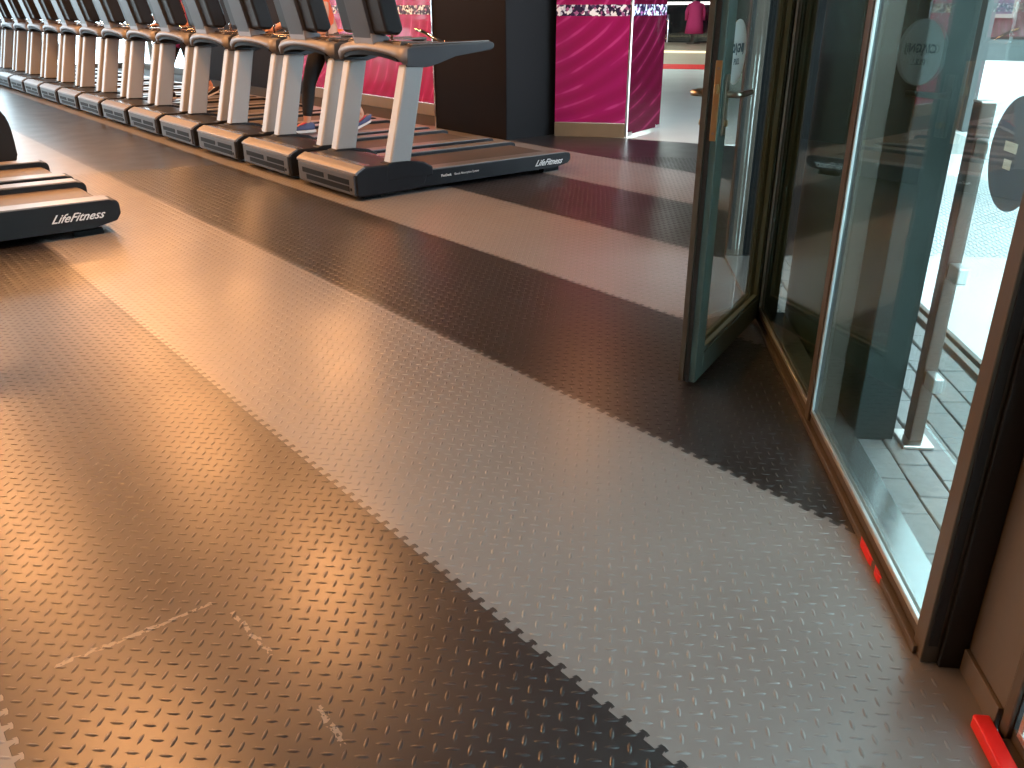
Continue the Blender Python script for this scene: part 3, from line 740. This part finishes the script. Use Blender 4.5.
def person(loc, label, top, shoe, lean=.10, hem=.96, swing=.26):
    """Walks towards -x; local origin on the belt under the pelvis."""
    r = empty('person', loc, label=label, category='person')
    hip = .93; sh = 1.42; lx = -lean
    J = {'pelvis': ((0, 0, hip), (.12, .15)), 'belly': ((lx*.3, 0, 1.08), (.10, .13)), 'chest': ((lx*.8, 0, 1.28), (.115, .155)), 'neck0': ((lx*1.1, 0, 1.43), .06), 'neck': ((lx*1.25, 0, 1.49), .05),
         'head0': ((lx*1.4-.01, 0, 1.56), (.075, .07)), 'head': ((lx*1.5-.015, 0, 1.64), (.095, .08)), 'crown': ((lx*1.5, 0, 1.70), (.075, .065))}
    E = [('pelvis', 'belly'), ('belly', 'chest'), ('chest', 'neck0'), ('neck0', 'neck'), ('neck', 'head0'), ('head0', 'head'), ('head', 'crown')]
    legs = {}
    for n, sg, fx, kx, kz, az in (('l', 1, -swing, -swing*.75, .49, .09), ('r', -1, swing*1.15, swing*.15, .50, .16)):
        L = {'hip'+n: ((0, sg*.09, hip-.05), .10), 'thigh'+n: ((kx*.5, sg*.095, .70), .085), 'knee'+n: ((kx, sg*.095, kz), .062), 'calf'+n: ((kx*.6+fx*.4, sg*.095, kz*.62+az*.35), .058), 'ankle'+n: ((fx, sg*.095, az), .038)}
        legs[n] = (L, fx, sg, az); J.update(L); E += [('pelvis', 'hip'+n), ('hip'+n, 'thigh'+n), ('thigh'+n, 'knee'+n), ('knee'+n, 'calf'+n), ('calf'+n, 'ankle'+n)]
        J['toe'+n] = ((fx-.13, sg*.095, az-.05 if n == 'l' else az-.07), (.03, .04)); E.append(('ankle'+n, 'toe'+n))
    arms = {}
    for n, sg in (('L', 1), ('R', -1)):
        hx_, hz = (-.50, 1.00)
        A = {'shoulder'+n: ((lx, sg*.19, 1.38), .058), 'elbow'+n: ((lx-.05, sg*.30, 1.12), .042), 'wrist'+n: ((hx_+.12, sg*.42, hz-.0), .028), 'palm'+n: ((hx_+.05, sg*.43, hz), (.018, .036))}
        arms[n] = A; J.update(A)
        for q, (dy, ln) in enumerate(((-.027, .070), (-.009, .080), (.009, .075), (.027, .060))):       # four fingers, bent over the rail
            J[f'knuckle{q}{n}'] = ((hx_+.015, sg*.43+dy, hz+.004), .0085); J[f'mid{q}{n}'] = ((hx_+.015-ln*.5, sg*.43+dy*1.1, hz-.004), .008); J[f'tip{q}{n}'] = ((hx_+.015-ln*.75, sg*.43+dy*1.1, hz-.012), .0065)
            E += [('palm'+n, f'knuckle{q}{n}'), (f'knuckle{q}{n}', f'mid{q}{n}'), (f'mid{q}{n}', f'tip{q}{n}')]
        J['thumb0'+n] = ((hx_+.055, sg*.39, hz-.006), .010); J['thumb1'+n] = ((hx_+.015, sg*.375, hz-.016), .0085)
        E += [('palm'+n, 'thumb0'+n), ('thumb0'+n, 'thumb1'+n)]; E += [('chest', 'shoulder'+n), ('shoulder'+n, 'elbow'+n), ('elbow'+n, 'wrist'+n), ('wrist'+n, 'palm'+n)]
    skin('body', J, E, 'skin', r)
    # clothing follows the same skeleton, slightly fuller
    def fat(v, a): return tuple(x+a for x in v) if isinstance(v, tuple) else v+a
    K = {'pelvis': (J['pelvis'][0], fat(J['pelvis'][1], .012))}; KE = []
    for n in 'lr':
        pre = 'pelvis'
        for k in ('hip', 'thigh', 'knee', 'calf'):
            K[k+n] = (J[k+n][0], fat(J[k+n][1], .010)); KE.append((pre, k+n)); pre = k+n
        a, c = Vector(J['calf'+n][0]), Vector(J['ankle'+n][0]); K['cuff'+n] = (tuple(a.lerp(c, .8)), .048); KE.append((pre, 'cuff'+n))
    K['waist'] = (((J['belly'][0][0])*.6, 0, 1.02), (.112, .14)); KE.append(('pelvis', 'waist'))
    skin('leggings', K, KE, 'legging', r)
    K = {k: (J[k][0], fat(J[k][1], .016)) for k in ('belly', 'chest')}; K['hem'] = ((0, 0, hem), (.135, .175)); K['collar'] = (J['neck0'][0], .07)
    KE = [('hem', 'belly'), ('belly', 'chest'), ('chest', 'collar')]
    for n in 'LR':
        K['sh'+n] = (J['shoulder'+n][0], .072); a, c = Vector(J['shoulder'+n][0]), Vector(J['elbow'+n][0]); K['sl'+n] = (tuple(a.lerp(c, .6)), .062)
        KE += [('chest', 'sh'+n), ('sh'+n, 'sl'+n)]
    skin('top', K, KE, top, r)
    for n in 'lr':
        L, fx, sg, az = legs[n]; tip = 0 if n == 'l' else -.35
        T = lambda v, fx=fx, sg=sg, az=az, tip=tip: Vector((fx + v.x*math.cos(tip) - v.z*math.sin(tip), sg*.095+v.y, (az-.085 if tip == 0 else az-.11) + v.x*math.sin(tip)*-1 + v.z*math.cos(tip)))
        b = bm_(); prism(b, [(.07, .025), (.075, .085), (.04, .105), (-.03, .10), (-.10, .07), (-.17, .055), (-.20, .03)], -.042, .042, .014, T=T); s_ = obj('shoe', b, shoe[0], r, True)
        b = bm_(); prism(b, [(.08, .0), (.08, .026), (-.20, .03), (-.215, .018), (-.17, .0)], -.045, .045, .006, T=T); obj('sole', b, 'sole', s_)
        b = bm_(); prism(b, [(.0, .104), (-.03, .106), (-.11, .073), (-.10, .062)], -.034, .034, .004, T=T); obj('laces', b, shoe[1], s_)
    hc = Vector(J['head'][0])
    b = bm_(); bmesh.ops.create_uvsphere(b, u_segments=16, v_segments=10, radius=1)
    for v in b.verts: v.co = Vector((v.co.x*.102+.018, v.co.y*.09, v.co.z*.105+.035)) + hc
    ha = obj('hair', b, 'hair', r, True)
    b = bm_(); tube(b, [hc+Vector((.10, 0, .04)), hc+Vector((.16, 0, 0)), hc+Vector((.17, 0, -.12)), hc+Vector((.15, 0, -.2))], [.025, .035, .03, .008], 10); obj('pony_tail', b, 'hair', ha, True)
    for sg in (-1, 1):
        b = bm_(); bmesh.ops.create_uvsphere(b, u_segments=10, v_segments=6, radius=.009)
        for v in b.verts: v.co += hc+Vector((-.088, sg*.032, .0))
        obj('eye', b, 'black', r, True)
    b = bm_(); tube(b, [hc+Vector((-.09, 0, .01)), hc+Vector((-.112, 0, -.028))], [.008, .014], 8); obj('nose', b, 'skin', r, True)
    b = bm_(); box(b, hc.x-.092, hc.x-.078, -.02, .02, hc.z-.058, hc.z-.050, .002); obj('mouth', b, 'shoe_pink', r)
    return r
person((4.42, TY+2*TP, .132), 'walker in orange top, black leggings and pink blue shoes on the third treadmill', 'orange', ('shoe_blue', 'shoe_pink'))
person((4.52, TY+6*TP, .132), 'walker in magenta top and black leggings farther along the treadmill row', 'magenta', ('legging', 'sole'), .06, .66)

wall('wall_hall_outer', (tuple(hx(1.8, 3.4)[:2]), tuple(hx(34, 3.4)[:2])), 0, 4.46, 'concrete')

# made-up pink coat on a stand, in place of a blurred pink streak
cs_ = empty('coat_stand', hx(25.2, 1.95), label='made-up pink coat on a stand, in place of a pink streak before the dark shop front', category='coat stand')
b = bm_(); tube(b, [(0, 0, .0), (0, 0, .03)], .25, 20); obj('base', b, 'steel_dark', cs_)
b = bm_(); tube(b, [(0, 0, .03), (0, 0, 1.6)], .02, 10); obj('pole', b, 'steel_dark', cs_)
b = bm_(); tube(b, [(0, 0, .35), (0, 0, .7), (0, 0, 1.0), (0, 0, 1.25), (0, 0, 1.38), (0, 0, 1.45)], [.34, .30, .24, .25, .20, .07], 18); obj('coat', b, 'coat_pink', cs_, True)
for sg in (-1, 1):
    b = bm_(); tube(b, [(sg*.14, -sg*.14, 1.36), (sg*.22, -sg*.22, 1.1), (sg*.22, -sg*.22, .8)], [.07, .065, .055], 12); obj('sleeve', b, 'coat_pink', cs_, True)
